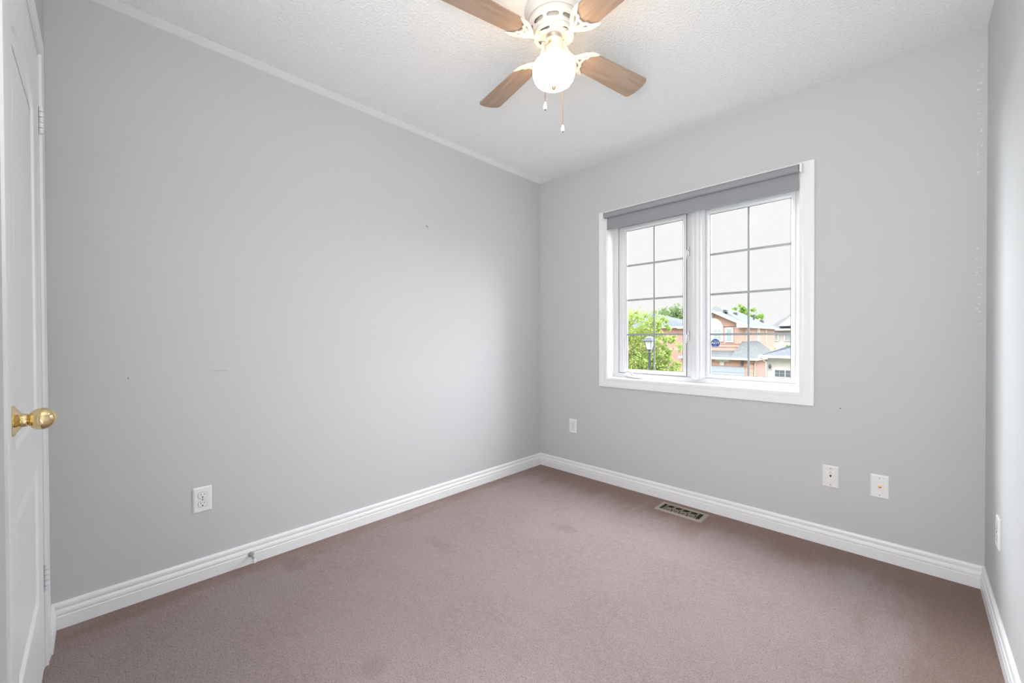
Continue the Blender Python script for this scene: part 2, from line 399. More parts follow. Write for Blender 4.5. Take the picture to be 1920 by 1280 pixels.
# centre post between the two units, stepped profile
b = nb()
prism(b, [(1.222,FY+.05,.836), (1.222,FY+.022,.836), (1.250,FY+.014,.836), (1.258,FY+.004,.833), (1.262,FY-.012,.829), (1.277,FY-.012,.829), (1.281,FY-.027,.825), (1.292,FY-.033,.823), (1.303,FY-.033,.823),
          (1.312,FY-.027,.825), (1.317,FY-.016,.828), (1.327,FY-.016,.828), (1.331,FY+.0,.832), (1.345,FY+.010,.836), (1.348,FY+.02,.836), (1.348,FY+.05,.836)], (0,0,OZ1-.006-.836+.0))
obj('centre_post', b, M_vinyl, win)
GY = .115
def sash(x0, x1, z0, z1, gx0, gx1, gz0, gz1, nm, fy, cols):
    root_b = nb()
    # outer sash ring: mitred, inner edge at the glass
    w = (gx0-x0)
    prof_l = [(0,0), (0,.035), (w,.035), (w,.006), (w-.004,.0)]
    # rails and stiles of unlike widths: two rings of vertices
    def ring(dx, dz, y):
        return [root_b.verts.new(q) for q in ((x0+(gx0-x0)*dx, y, z0+(gz0-z0)*dz), (x1+(gx1-x1)*dx, y, z0+(gz0-z0)*dz), (x1+(gx1-x1)*dx, y, z1+(gz1-z1)*dz), (x0+(gx0-x0)*dx, y, z1+(gz1-z1)*dz))]
    R = [ring(0,0,fy+.036), ring(0,0,fy), ring(.22,.22,fy-.002), ring(.62,.62,fy-.002), ring(.70,.70,fy+.004), ring(.90,.90,fy+.007), ring(1,1,fy+.012), ring(1,1,fy+.036)]
    for i in range(len(R)):
        A, B = R[i], R[(i+1)%len(R)]
        for j in range(4): root_b.faces.new((A[j], A[(j+1)%4], B[(j+1)%4], B[j]))
    s = obj(nm, root_b, M_vinyl, win)
    g = nb(); mitre(g, rect(gx0-.001, gx1+.001, gz0-.001, gz1+.001), [(0,0), (.0035,0), (.0035,.004), (0,.004)], XZ(fy+.0125)); obj('gasket', g, M_gasket, s)
    g = nb(); bx(g, (gx0-.004, fy+.016, gz0-.004), (gx1+.004, fy+.020, gz1+.004)); obj('glass', g, M_glass, s)
    mu = nb(); cx = (gx0+gx1)/2; yy = fy+.024
    bx(mu, (cx-.006, yy, gz0-.006), (cx+.006, yy+.0025, gz1+.006))
    for k in (1, 2, 3):
        zz = gz0 + (gz1-gz0)*k/4
        for a, c in ((gx0-.006, cx-.006), (cx+.006, gx1+.006)): bx(mu, (a, yy, zz-.007), (c, yy+.0025, zz+.007))
    obj('grid_bars', mu, M_muntin, s)
    return s
sash(.716, 1.222, .838, 1.938, .770, 1.196, .864, 1.905, 'opening_sash', .094, 2)
g = nb(); mitre(g, rect(.7135, 1.2245, .8355, 1.9405), [(0,0), (.003,0), (.003,.03), (0,.03)], XZ(.0945)); obj('weather_seal', g, M_gasket, win)
sash(1.348, 1.838, .838, 1.938, 1.370, 1.815, .860, 1.905, 'fixed_sash', .094, 2)
# latches on the stile and a folding crank on the bottom
def latch(z):
    l = nb(); bx(l, (1.236, .074, z-.018), (1.248, .084, z+.045)); o = obj('latch', l, M_vinyl, win, bevel=.002)
    l = nb(); tube(l, [(1.242,.074,z+.022), (1.240,.062,z+.018), (1.237,.057,z-.002), (1.236,.057,z-.034)], [.005,.005,.004,.004], 8); obj('lever', l, M_vinyl, o, smooth=40)
latch(1.098); latch(1.665)
c = nb()
prism(c, [(.800,.050,.822), (.905,.050,.817), (.915,.066,.822), (.915,.088,.830), (.795,.088,.836), (.790,.066,.828)], (0,0,-.014))
ck = obj('crank_base', c, M_vinyl, win, bevel=.003)
c = nb(); tube(c, [(.792,.056,.830), (.800,.048,.842), (.822,.044,.850), (.838,.043,.848), (.850,.043,.832)], [.007,.010,.012,.010,.008], 10)
tube(c, [(.838,.042,.828), (.875,.040,.822), (.930,.040,.817)], [.008,.008,.007], 8, flat=.6); obj('crank_handle', c, M_vinyl, ck, smooth=50)

# roller shade
rs = thing('roller_shade', 'dark grey roller shade rolled up along the top of the window', 'blind', (1.275, -.045, 2.012))
b = nb(); lathe(b, [(.0205,-.602), (.0205,.602)], 40, (1,0,0)); obj('roll', b, M_blindroll, rs, smooth=40)
b = nb(); bx(b, (-.592, .016, -.098), (.597, .0172, .004)); obj('shade_fabric', b, M_blind, rs)
b = nb(); bx(b, (-.592, .013, -.1045), (.597, .0205, -.096)); obj('hem_bar', b, M_blind, rs, bevel=.002)
for s_ in (-1, 1):
    b = nb(); bx(b, (s_*.611-.006, -.020, -.026), (s_*.611+.006, .030, .024)); br = obj('bracket', b, M_plastic, rs, bevel=.003)
    b = nb(); lathe(b, [(.010,-.004), (.010,.004)], 20, (1,0,0), (s_*.604,0,0)); obj('end_plug', b, M_dark if s_ > 0 else M_plastic, br)

# alarm company sticker on the right pane (flat decal)
st = thing('window_sticker', 'blue octagonal alarm sticker with white letters on the right pane', 'sticker', (1.403, .1085, 1.064))
M_blue = mat('sticker_blue', (.015, .085, .30), .4); M_white = mat('sticker_white', (.75, .78, .80), .5)
b = nb(); prism(b, [(.031*math.cos(PI/8+k*PI/4), 0, .031*math.sin(PI/8+k*PI/4)) for k in range(8)], (0,.0012,0)); obj('decal', b, M_white, st)
b = nb(); prism(b, [(.0285*math.cos(PI/8+k*PI/4), -.0006, .0285*math.sin(PI/8+k*PI/4)) for k in range(8)], (0,.0005,0)); obj('decal_field', b, M_blue, st)
def text(body, size, loc, parent, m, name='lettering', sx=1, rot=(PI/2,0,0), ext=.0002):
    cu = bpy.data.curves.new(name, 'FONT'); cu.body = body; cu.size = size; cu.align_x = 'CENTER'; cu.align_y = 'CENTER'; cu.extrude = ext
    cu.materials.append(m); cu.offset = size*.018
    tmp = bpy.data.objects.new(name, cu); COL.objects.link(tmp); dg = bpy.context.evaluated_depsgraph_get(); me = bpy.data.meshes.new_from_object(tmp.evaluated_get(dg))
    bpy.data.objects.remove(tmp); o = bpy.data.objects.new(name, me); COL.objects.link(o)
    o.parent = parent; o.location = loc; o.rotation_euler = rot; o.scale = (sx,1,1); return o
text('ADT', .0215, (0,-.001,.0005), st, M_white, sx=1.15)
for hw_, z_ in ((.015,.0165), (.012,-.0190), (.009,-.0232)):
    b = nb(); bx(b, (-hw_,-.0012,z_), (hw_,-.0008,z_+.0017)); obj('stripe', b, M_white, st)

# ------------------------------------------------------------------ door in the near wall
dr = sroot('door_1', 'white two-panel arched door, closed, with brass knob', (0, YN, 0))
# casing (local frame y = 0 on the wall face, +y into the room)
b = nb(); path = [(DX1+.057, 0), (DX1+.057, DZ+.062), (DX0-.062, DZ+.062), (DX0-.062, 0)]
mitre(b, path, [(0,0), (0,.008), (.004,.0095), (.018,.009), (.030,.0075), (.046,.0065), (.050,.0075), (.057,.007), (.057,0)], lambda u, v, d: (u if u < .6 else u-.0, d*(1 if u < .6 else .6), v), closed=False)
obj('casing', b, M_trim, dr, smooth=25)
b = nb(); path = [(DX1, 0), (DX1, DZ), (DX0, DZ), (DX0, 0)]
mitre(b, path, [(-.0005,-.118), (-.0005,-.001), (.010,-.001), (.010,-.118)], lambda u, v, d: (u, d, v), closed=False); obj('jamb', b, M_trim, dr)
# slab with moulded panels
sx0, sx1, sz1 = DX0+.0125, DX1-.0125, DZ-.013
def inset(poly, d):
    k = len(poly); out = []
    for i in range(k):
        p = Vector(poly[i]); a = (p-Vector(poly[i-1])).normalized(); c = (Vector(poly[(i+1)%k])-p).normalized()
        n0 = Vector((-a.y,a.x)); n1 = Vector((-c.y,c.x)); mm = n0+n1; mm = mm/mm.dot(n0); out.append((p.x+mm.x*d, p.y+mm.y*d))
    return out
px0, px1 = sx0+.125, sx1-.115
cxp = (px0+px1)/2; hw = (px1-px0)/2
arch = [(px0,.845), (px1,.845)] + [(cxp+hw*math.cos(PI*k/18), 1.80+.075*math.sin(PI*k/18)**1.2) for k in range(0, 19)]
lowp = [(px0,.275), (px1,.275), (px1,.715), (px0,.715)]
b = nb(); y0 = -.0015
def loop(pts, y): return [b.verts.new((p[0], y, p[1])) for p in pts]
def close(vs): return [b.edges.new((vs[i], vs[(i+1)%len(vs)])) for i in range(len(vs))]
edges = []; outer = loop([(sx0,.012), (sx1,.012), (sx1,sz1), (sx0,sz1)], y0); edges += close(outer)
for poly in (arch, lowp):
    a = loop(poly, y0); edges += close(a)
    for d, yy in ((.006,-.001), (.012,-.0075), (.028,-.0085), (.050,-.0035)):
        c = loop(inset(poly, d), y0+yy)
        for i in range(len(a)): b.faces.new((a[i], a[(i+1)%len(a)], c[(i+1)%len(a)], c[i]))
        a = c
    b.faces.new(a)
bmesh.ops.triangle_fill(b, use_beauty=True, edges=edges)
back = loop([(sx0,.012), (sx1,.012), (sx1,sz1), (sx0,sz1)], y0-.034)
for i in range(4): b.faces.new((outer[i], outer[(i+1)%4], back[(i+1)%4], back[i]))
b.faces.new(back)
slab = obj('door_slab', b, M_door, dr)
# knob: rosette, neck, egg
kx, kz = .932, .924
b = nb(); lathe(b, [(.001,-.002), (.033,-.0015), (.0335,.002), (.031,.004), (.026,.006), (.020,.010), (.0155,.013), (.0145,.015), (.0145,.0205), (.0135,.0212)], 48, (0,1,0), (kx,0,kz))
kr = obj('knob_rosette', b, M_brass, slab, smooth=40)
b = nb(); pr = [(.0095,.0195), (.0095,.0215), (.0115,.022), (.0125,.0235)]
for k in range(0, 19):
    a = -PI/2+.42+(PI-.42)*k/18; pr.append((max(.0240*math.cos(a)*(1-.07*math.sin(a)), .0004), .0425+.0225*math.sin(a)))
lathe(b, pr, 56, (0,1,0), (kx,0,kz)); obj('door_knob', b, M_brass, slab, smooth=50)
for hz in (1.83, .305):
    b = nb()
    for k in range(5):
        lathe(b, [(.0058,0), (.0058,.0160)], 14, (0,0,1), (DX0+.006, .0055, hz-.045+k*.018))
    h = obj('hinge', b, M_hinge, dr, smooth=40)
    b = nb(); bx(b, (DX0+.008, -.0016, hz-.045), (DX0+.016, -.0006, hz+.045)); obj('hinge_leaf', b, M_hinge, h)

# the near wall runs very slightly out of square
SK = Matrix.Translation((.2, YN, 0)) @ Matrix.Rotation(.005, 4, 'Z') @ Matrix.Translation((-.2, -YN, 0))
for nm in ('wall_near', 'baseboard_near'): bpy.data.objects[nm].matrix_world = SK
dr.matrix_world = SK @ Matrix.Translation((0, YN, 0))

# ------------------------------------------------------------------ wall plates
def rounded(cx, cz, w, h, r, k=6):
    pts = []
    for sx, sz, a0 in ((1,-1,-PI/2), (1,1,0), (-1,1,PI/2), (-1,-1,PI)):
        for i in range(k+1):
            a = a0+PI/2*i/k; pts.append((cx+sx*(w/2-r)+r*math.cos(a), cz+sz*(h/2-r)+r*math.sin(a)))
    return pts
def plate_body(m, parent):
    b = nb(); W_, H_ = .0698, .1143; rings = []
    for d, y in ((0,.0), (0,-.0025), (.003,-.005), (.006,-.0058)):
        rings.append([b.verts.new((p[0], y, p[1])) for p in rounded(0, 0, W_-2*d, H_-2*d, .003)])
    for i in range(len(rings)-1):
        A, B = rings[i], rings[i+1]; k = len(A)
        for j in range(k): b.faces.new((A[j], A[(j+1)%k], B[(j+1)%k], B[j]))
    b.faces.new(rings[-1]); b.faces.new(rings[0][::-1])
    return obj('cover_plate', b, m, parent)
def screw(z, parent, m=M_slotgrey):
    b = nb(); lathe(b, [(.0028,-.0056), (.0026,-.0070), (.001,-.0073)], 16, (0,-1,0), (0,0,z))
    for v in b.verts: v.co.y = -abs(v.co.y) 
    obj('screw', b, m, parent)
def outlet(label, loc, rot):
    t = thing('electrical_outlet', label, 'outlet', loc, rot)
    plate_body(M_plastic, t)
    for z in (.0195, -.0195):
        b = nb(); pts = []
        for k in range(32):      # round face with flat top and bottom
            a = 2*PI*k/32; pts.append((.0172*math.cos(a), max(-.0138, min(.0138, .0172*math.sin(a)))))
        prism(b, [(p[0], -.0052, z+p[1]) for p in pts], (0,-.0022,0)); r = obj('receptacle', b, M_plastic, t, bevel=.0006)
        b = nb(); mitre(b, [(p[0]*1.0, z+p[1]) for p in pts[::1]], [(-.0009,0), (-.0009,-.0006), (0,-.0006), (0,0)], XZ(-.0058)); obj('gap', b, M_slotgrey, r)
        b = nb(); bx(b, (-.0078,-.00765,z+.0005), (-.0052,-.0072,z+.0085)); bx(b, (.0052,-.00765,z+.0015), (.0076,-.0072,z+.0080)); obj('slots', b, M_slotgrey, r)
        b = nb(); lathe(b, [(.0028,0), (.0028,.0005)], 16, (0,-1,0), (0,-.0072,z-.0075)); obj('ground_hole', b, M_dark, r)
    screw(0, t); return t
o1 = outlet('white outlet low on the left wall', (0, -2.377, .367), (0,0,PI/2))
o2 = copy_tree(o1); o2.location = (.349, 0, .384); o2.rotation_euler = (0,0,0); o2['label'] = 'white outlet on the window wall, left of the window'
o3 = copy_tree(o1); o3.location = (XR, -.400, .385); o3.rotation_euler = (0,0,-PI/2); o3['label'] = 'white outlet on the right wall, seen edge-on'
for q in (o1, o2, o3): q['group'] = 'duplex wall outlets'
o1.rotation_euler = (0,0,PI/2)
pj = thing('telephone_jack', 'off-white telephone jack plate with dark triangular socket and sticker', 'wall plate', (2.0105, 0, .3665))
plate_body(M_ivory, pj); screw(.043, pj); screw(-.043, pj)
b = nb(); prism(b, [(-.0055,-.0058,.0085), (.0055,-.0058,.0085), (.0012,-.0058,-.003), (-.0012,-.0058,-.003)], (0,-.0006,0)); obj('jack_socket', b, M_dark, pj)
b = nb(); bx(b, (-.0155,-.0062,.013), (.0155,-.0057,.031)); sk = obj('paper_sticker', b, mat('paper', (.82,.80,.79), .7), pj)
M_red = mat('print_red', (.42, .10, .10), .6)
b = nb(); mitre(b, [(.0042*math.cos(2*PI*k/20), .0245+.0042*math.sin(2*PI*k/20)) for k in range(20)], [(0,0), (.0013,0), (.0013,-.0004), (0,-.0004)], XZ(-.0062))
bx(b, (-.008,-.0065,.0165), (.008,-.0062,.0176)); obj('print', b, M_red, sk)
cx_ = thing('coax_plate', 'off-white cable wall plate with a brass connector, nearest the right corner', 'wall plate', (2.2025, 0, .3625))
plate_body(M_plastic, cx_); screw(.0415, cx_, M_nickel); screw(-.0415, cx_, M_nickel)
b = nb(); lathe(b, [(.0065,-.004), (.0065,.009)], 6, (0,-1,0)); lathe(b, [(.0046,.009), (.0046,.016), (.002,.0162)], 20, (0,-1,0)); obj('coax_connector', b, M_brass2, cx_)

# ------------------------------------------------------------------ door stop on the left baseboard
ds = thing('door_stop', 'small metal door stop with white rubber tip on left baseboard', 'door stop', (.0135, -2.190, .047))
b = nb(); lathe(b, [(.0125,-.002), (.0130,.001), (.011,.005), (.006,.011), (.0048,.014), (.0045,.060)], 24, (1,0,-.12)); obj('stem', b, M_nickel, ds, smooth=45)
b = nb(); lathe(b, [(.0062,.056), (.0078,.059), (.0080,.072), (.006,.077)], 20, (1,0,-.12)); obj('rubber_tip', b, M_rubber, ds, smooth=45)

# ------------------------------------------------------------------ floor vent
fv = thing('floor_register', 'tan metal floor register with scroll openings below the window', 'vent', (1.278, -.131, 0), (0,0,0))
b = nb(); mitre(b, rect(-.146, .146, -.071, .071), [(0,0), (.004,.005), (.020,.007), (.022,.004), (.022,0)], lambda u, v, d: (u, v, d)); obj('frame', b, M_vent, fv)
b = nb(); bx(b, (-.125,-.050,.0005), (.125,.050,.0012)); obj('duct_opening', b, M_dark, fv)
b = nb()
def ring(cx, cy, r, w=.0022):
    mitre(b, [(cx+r*math.cos(2*PI*k/28), cy+r*math.sin(2*PI*k/28)) for k in range(28)], [(-w/2,.003), (w/2,.003), (w/2,.006), (-w/2,.006)], lambda u, v, d: (u, v, d))
for k in range(4):
    cx = -.072+.048*k
    ring(cx, .022, .0235, .0026); ring(cx, -.028, .0195, .0022); ring(cx-.009, -.026, .0075, .0018); ring(cx+.009, -.026, .0075, .0018)
    if k < 3: ring(cx+.024, -.004, .0065, .002)
bx(b, (-.119,-.0035,.003), (.119,-.0005,.0055)) if False else None
for sx_ in (-1, 1):
    prism(b, [(sx_*.102,-.049,.003), (sx_*.099,-.049,.003), (sx_*.096,.049,.003), (sx_*.099,.049,.003)], (0,0,.003))
obj('scroll_grille', b, M_vent, fv)

# ------------------------------------------------------------------ ceiling fan
FX, FYc = 1.262, -1.382
fan = thing('ceiling_fan', 'cream four-blade ceiling fan with lit round glass globe', 'ceiling fan', (FX, FYc, H))
Z = lambda z: z-H
b = nb(); lathe(b, [(.118,-.001), (.119,Z(2.432)), (.116,Z(2.425)), (.110,Z(2.421)), (.108,Z(2.415)), (.106,Z(2.397))], 72); obj('canopy', b, M_cream, fan, smooth=35)
# motor housing with vent slots cut through the sloping band
SEG = 108; b = nb(); OFF = math.radians(-51.4-2-15)      # nine slots, one facing the corner entry
prof = [(.104,Z(2.400)), (.104,Z(2.385)), (.1025,Z(2.379)), (.0985,Z(2.376)), (.0970,Z(2.372)), (.0953,Z(2.368)), (.0945,Z(2.366)), (.0910,Z(2.3575)), (.0902,Z(2.3555)), (.0870,Z(2.348)), (.0850,Z(2.344))]
rings = [[b.verts.new((r*math.cos(OFF+2*PI*i/SEG), r*math.sin(OFF+2*PI*i/SEG), z)) for i in range(SEG)] for r, z in prof]
for k in range(len(prof)-1):
    for i in range(SEG):
        q = i % 12
        if (k == 6 and q < 9) or (k in (5, 7) and 0 < q < 8): continue
        j = (i+1) % SEG; b.faces.new((rings[k][i], rings[k][j], rings[k+1][j], rings[k+1][i]))
mh = obj('motor_housing', b, M_cream, fan, smooth=35)
sd = mh.modifiers.new('solid', 'SOLIDIFY'); sd.thickness = .0015
b = nb(); lathe(b, [(.080,Z(2.395)), (.080,Z(2.350))], 64); obj('motor_core', b, mat('motor_grey', (.70,.64,.56), .5), mh)
# rotor cover: dished ring below the motor, slots in its face
SEG = 96; b = nb(); prof = [(.078,Z(2.349)), (.083,Z(2.346)), (.0835,Z(2.337)), (.081,Z(2.332)), (.076,Z(2.330)), (.072,Z(2.333)), (.066,Z(2.336)), (.054,Z(2.337)), (.040,Z(2.337)), (.030,Z(2.336))]
rings = [[b.verts.new((r*math.cos(2*PI*i/SEG), r*math.sin(2*PI*i/SEG), z)) for i in range(SEG)] for r, z in prof]
for k in range(len(prof)-1):
    for i in range(SEG):
        if k == 6 and ((i+3) % 24) in range(0, 9): continue
        j = (i+1) % SEG; b.faces.new((rings[k][i], rings[k][j], rings[k+1][j], rings[k+1][i]))
rc = obj('rotor_cover', b, M_cream, fan, smooth=35); sd = rc.modifiers.new('solid', 'SOLIDIFY'); sd.thickness = .0012
b = nb(); lathe(b, [(.0315,Z(2.340)), (.0330,Z(2.334)), (.0325,Z(2.322)), (.0290,Z(2.314))], 48); obj('collar', b, M_collar, fan, smooth=35)
b = nb(); lathe(b, [(.0355,Z(2.316)), (.0375,Z(2.315)), (.0385,Z(2.311)), (.0400,Z(2.290)), (.0430,Z(2.268)), (.0465,Z(2.262))], 56); sw = obj('switch_housing', b, M_cream, fan, smooth=35)
b = nb(); lathe(b, [(.0440,Z(2.264)), (.0500,Z(2.262)), (.0520,Z(2.256)), (.0525,Z(2.240)), (.0505,Z(2.236))], 56)
for k in range(28):
    a = 2*PI*k/28; lathe(b, [(.0024,0), (.0012,.0016)], 8, (math.cos(a), math.sin(a), 0), (.0522*math.cos(a), .0522*math.sin(a), Z(2.250)))
obj('globe_holder', b, M_cream, fan, smooth=35)
# opal globe
b = nb(); lathe(b, [(.046,Z(2.241)), (.058,Z(2.239)), (.069,Z(2.2345)), (.078,Z(2.2265)), (.0845,Z(2.216)), (.0875,Z(2.204)), (.0875,Z(2.190)), (.0850,Z(2.176)), (.0800,Z(2.163)), (.0720,Z(2.152)), (.0600,Z(2.144)), (.0440,Z(2.1385)), (.0240,Z(2.1355)), (.004,Z(2.1345))], 64)
gb = obj('lamp_globe', b, M_globe, fan, smooth=80)
b = nb(); lathe(b, [(.009,.001), (.009,-.004), (.007,-.006), (.0065,-.010), (.004,-.013), (.001,-.014)], 20, (0,0,1), (0,0,Z(2.1345))); obj('finial', b, M_brass2, gb, smooth=40)
# blades with their scrolled irons; local x runs outward
BZ, A0, BPITCH = Z(2.300), 2.9426, -.17
def blade_outline():
    pts = []; r0, r1 = .150, .533
    def w(r): return .051 + (.0640-.051)*(r-r0)/(r1-r0)
    top = [(r0, w(r0)-.012), (r0+.010, w(r0)-.003), (r0+.03, w(r0+.03))]
    for k in range(1, 8): r = r0+.03+(r1-.035-r0-.03)*k/7; top.append((r, w(r)))
    for k in range(1, 7):
        a = PI/2*k/6; top.append((r1-.035+ .030*math.sin(a), w(r1)-.028+.028*math.cos(a)))
    top.append((r1-.0005, .020)); 
    return top + [(r1, 0)] + [(x_, -y_) for x_, y_ in top[::-1]]
def build_blade():
    b = nb(); prism(b, [(x_, y_, 0) for x_, y_ in blade_outline()], (0,0,.0055)); bl = obj('blade', b, [M_wood], fan, bevel=.0012)
    # iron: arm from the rotor, fish-tail plate under the blade root
    b = nb(); zf = -.0035
    def bez(p0, p1, p2, p3, k=12):
        return [Vector(p0)*(1-t_)**3+Vector(p1)*3*t_*(1-t_)**2+Vector(p2)*3*t_*t_*(1-t_)+Vector(p3)*t_**3 for t_ in [i/k for i in range(k+1)]]
    up_ = (0,0,1)
    for s_ in (1, -1):
        tube(b, bez((.108,0,zf-.003), (.135,s_*.016,zf-.002), (.150,s_*.052,zf), (.205,s_*.060,zf)), [.0085]*3+[.0092]*4+[.0085]*3+[.0065,.005,.0028], 10, flat=.62, nrm=up_)      # outer horn
        tube(b, bez((.205,s_*.060,zf), (.182,s_*.046,zf), (.163,s_*.040,zf), (.170,s_*.022,zf)), [.003,.005,.006]+[.0068]*8+[.006,.006], 10, flat=.62, nrm=up_)                       # inner scallop
        tube(b, bez((.170,s_*.022,zf), (.160,s_*.020,zf), (.156,s_*.008,zf), (.159,0,zf)), .006, 10, flat=.62, nrm=up_)
        tube(b, bez((.115,0,zf-.002), (.130,s_*.004,zf-.001), (.150,s_*.012,zf), (.168,s_*.024,zf)), .0058, 10, flat=.62, nrm=up_)                                                     # strut
        lathe(b, [(.0045,zf-.006), (.003,zf-.0072)], 10, (0,0,1), (.150, s_*.034, 0))
    tube(b, bez((.046,.0,Z(2.333)-BZ), (.070,0,Z(2.330)-BZ), (.078,0,-.008), (.112,0,zf-.002)), [.011,.011,.010,.0095,.009,.0085,.008,.008,.008,.0085,.009,.010,.010], 12, flat=.6, nrm=up_)
    for s_ in (1, -1):
        tube(b, [(.044,s_*.015,Z(2.3335)-BZ), (.058,s_*.009,Z(2.332)-BZ), (.070,0,Z(2.326)-BZ)], [.007,.006,.005], 10, flat=.6, nrm=up_)
        lathe(b, [(.0045,Z(2.330)-BZ), (.0035,Z(2.3275)-BZ)], 10, (0,0,1), (.046, s_*.015, 0))
    ir = obj('blade_iron', b, M_cream, bl, smooth=60)
    return bl
bl0 = build_blade()
for k in range(4):
    bl = bl0 if k == 0 else copy_tree(bl0, fan)
    bl.location = (0,0,BZ)
    bl.rotation_mode = 'XYZ'; bl.rotation_euler = (BPITCH, 0, A0+k*PI/2)
# pull chains
toc = Vector((.624,-.781,0)); lft = Vector((-.712,-.702,0))
def chain(exit_p, bend_p, hang, z_end, nm):
    b = nb(); pts = []
    segs = [(Vector(exit_p), Vector(bend_p)), (Vector(bend_p), Vector((hang.x, hang.y, z_end+.026)))]
    for A, B in segs:
        L = (B-A).length; k = int(L/.0034)
        for i in range(k):
            p = A+(B-A)*i/k; lathe(b, [(.0003,-.0016), (.0013,-.0009), (.0016,0), (.0013,.0009), (.0003,.0016)], 6, (0,0,1), p)
    for A, B in segs: tube(b, [A, B], .0004, 5)
    c = obj('pull_chain', b, mat('chain_brass', (.34, .20, .09), .5, metal=.6), fan, smooth=60)
    b = nb(); P = Vector((hang.x, hang.y, z_end))
    lathe(b, [(.001,.031), (.003,.029), (.0055,.022), (.0085,.013), (.0090,.008), (.0075,.002), (.005,.0)], 20, (0,0,1), P); k_ = obj('pull_knob', b, mat('ceramic_knob', (.72,.70,.68), .3), c, smooth=60)
    b = nb(); lathe(b, [(.0032,.0005), (.0022,-.002)], 12, (0,0,1), P); obj('knob_tip', b, M_dark, k_)
h1 = toc*.088+lft*.034; h2 = -toc*.088-lft*.038
chain(tuple(toc*.036+lft*.016+Vector((0,0,Z(2.290)))), tuple(toc*.078+lft*.033+Vector((0,0,Z(2.246)))), h1, Z(1.990), 'a')
chain(tuple(-toc*.036-lft*.016+Vector((0,0,Z(2.290)))), tuple(-toc*.082-lft*.036+Vector((0,0,Z(2.242)))), h2, Z(1.993), 'b')
b = nb(); lathe(b, [(.0055,0), (.0045,.004), (.002,.0045)], 16, tuple(toc), tuple(toc*.038+lft*.016+Vector((0,0,Z(2.292))))); obj('chain_eyelet', b, M_brass2, sw, smooth=40)

# ================================================================== outdoors
GZ = -3.6
b = nb(); bx(b, (-90, .2, GZ-.3), (60, 140, GZ)); o = struct('ground', b, M_lawn, 'lawn and street level outside')
b = nb(); bx(b, (-90, 20, GZ), (60, 29, GZ+.03)); o = struct('road', b, M_asph, 'asphalt street outside')

def tri_prism_x(b, pts, x0, x1): prism(b, [(x0, p[0], p[1]) for p in pts], (x1-x0, 0, 0))
# ---- brick house across the street
hs = thing('brick_house', 'salmon brick two-storey house with arched window and attached garage', 'house', (-9.5, 38, GZ))
O = Vector((-9.5, 38, GZ))
def L(p): return tuple(Vector(p)-O)
def lpoly(b, *ps): return quad(b, *[L(p) for p in ps])
HX0, HX1, HY0, HY1 = -13.5, -8.4, 38.0, 48.9; EZH = 2.10
b = nb(); bx(b, L((HX0, HY0, GZ)), L((HX1, HY1, EZH)))
# gable on the front
GXc, GHW = -11.0, 2.5
prism(b, [L((GXc-GHW, HY0, EZH)), L((GXc+GHW, HY0, EZH)), L((GXc, HY0, 3.50))], (0,.3,0))
obj('wall', b, M_brick, hs)
# side wall skin: rosier brick, with side shade painted into the colour
b = nb(); bx(b, L((HX1-.02, HY0+.02, GZ)), L((HX1+.03, HY1+.03, EZH))); obj('side_wall', b, M_brick2, hs)
# main hip roof
ov = .35; e0, e1, f0, f1 = HX0-ov, HX1+ov, HY0-.05, HY1+ov; rz = 4.33; rx = -11.9
b = nb()
c0, c1, c2, c3 = (e0,f0,EZH), (e1,f0,EZH), (e1,f1,EZH), (e0,f1,EZH); r0 = (rx,41.3,rz); r1 = (rx,45.2,rz)
for f in ((c0,c1,r0), (c1,c2,r1,r0), (c2,c3,r1), (c3,c0,r0,r1), (c0,c3,c2,c1)): lpoly(b, *f)
# gable roof running back into the hip
gx = GHW+.45
gl0, gr0, gp0 = (GXc-gx, HY0-.45, EZH+.02), (GXc+gx, HY0-.45, EZH+.02), (GXc, HY0-.45, 3.62)
gl1, gr1, gp1 = (GXc-gx, 41.5, EZH+.02), (GXc+gx, 41.5, EZH+.02), (GXc, 42.0, 3.62)
for f in ((gr0,gr1,gp1,gp0), (gl0,gp0,gp1,gl1)): 
    lpoly(b, *f)
bmesh.ops.remove_doubles(b, verts=b.verts, dist=1e-4)
obj('roof', b, M_roof, hs)
b = nb()     # rake boards, soffit returns and eave fascia
for s_ in (-1, 1):
    prism(b, [L((GXc+s_*gx, HY0-.50, EZH-.13)), L((GXc+s_*gx, HY0-.50, EZH+.03)), L((GXc, HY0-.50, 3.64)), L((GXc, HY0-.50, 3.42))], (0,.06,0))
    prism(b, [L((GXc+s_*(gx+.35), HY0-.52, EZH-.10)), L((GXc+s_*(gx+.35), HY0-.52, EZH+.02)), L((GXc+s_*gx, HY0-.52, EZH+.05)), L((GXc+s_*(gx-.9), HY0-.52, EZH+.52)), L((GXc+s_*(gx-.9), HY0-.52, EZH-.12))], (0,.52,0))
bx(b, L((e1-.04, f0, EZH-.12)), L((e1+.05, f1, EZH+.02))); bx(b, L((HX1, f0, EZH-.13)), L((e1, f1, EZH-.10)))
obj('eave_trim', b, M_extw, hs)
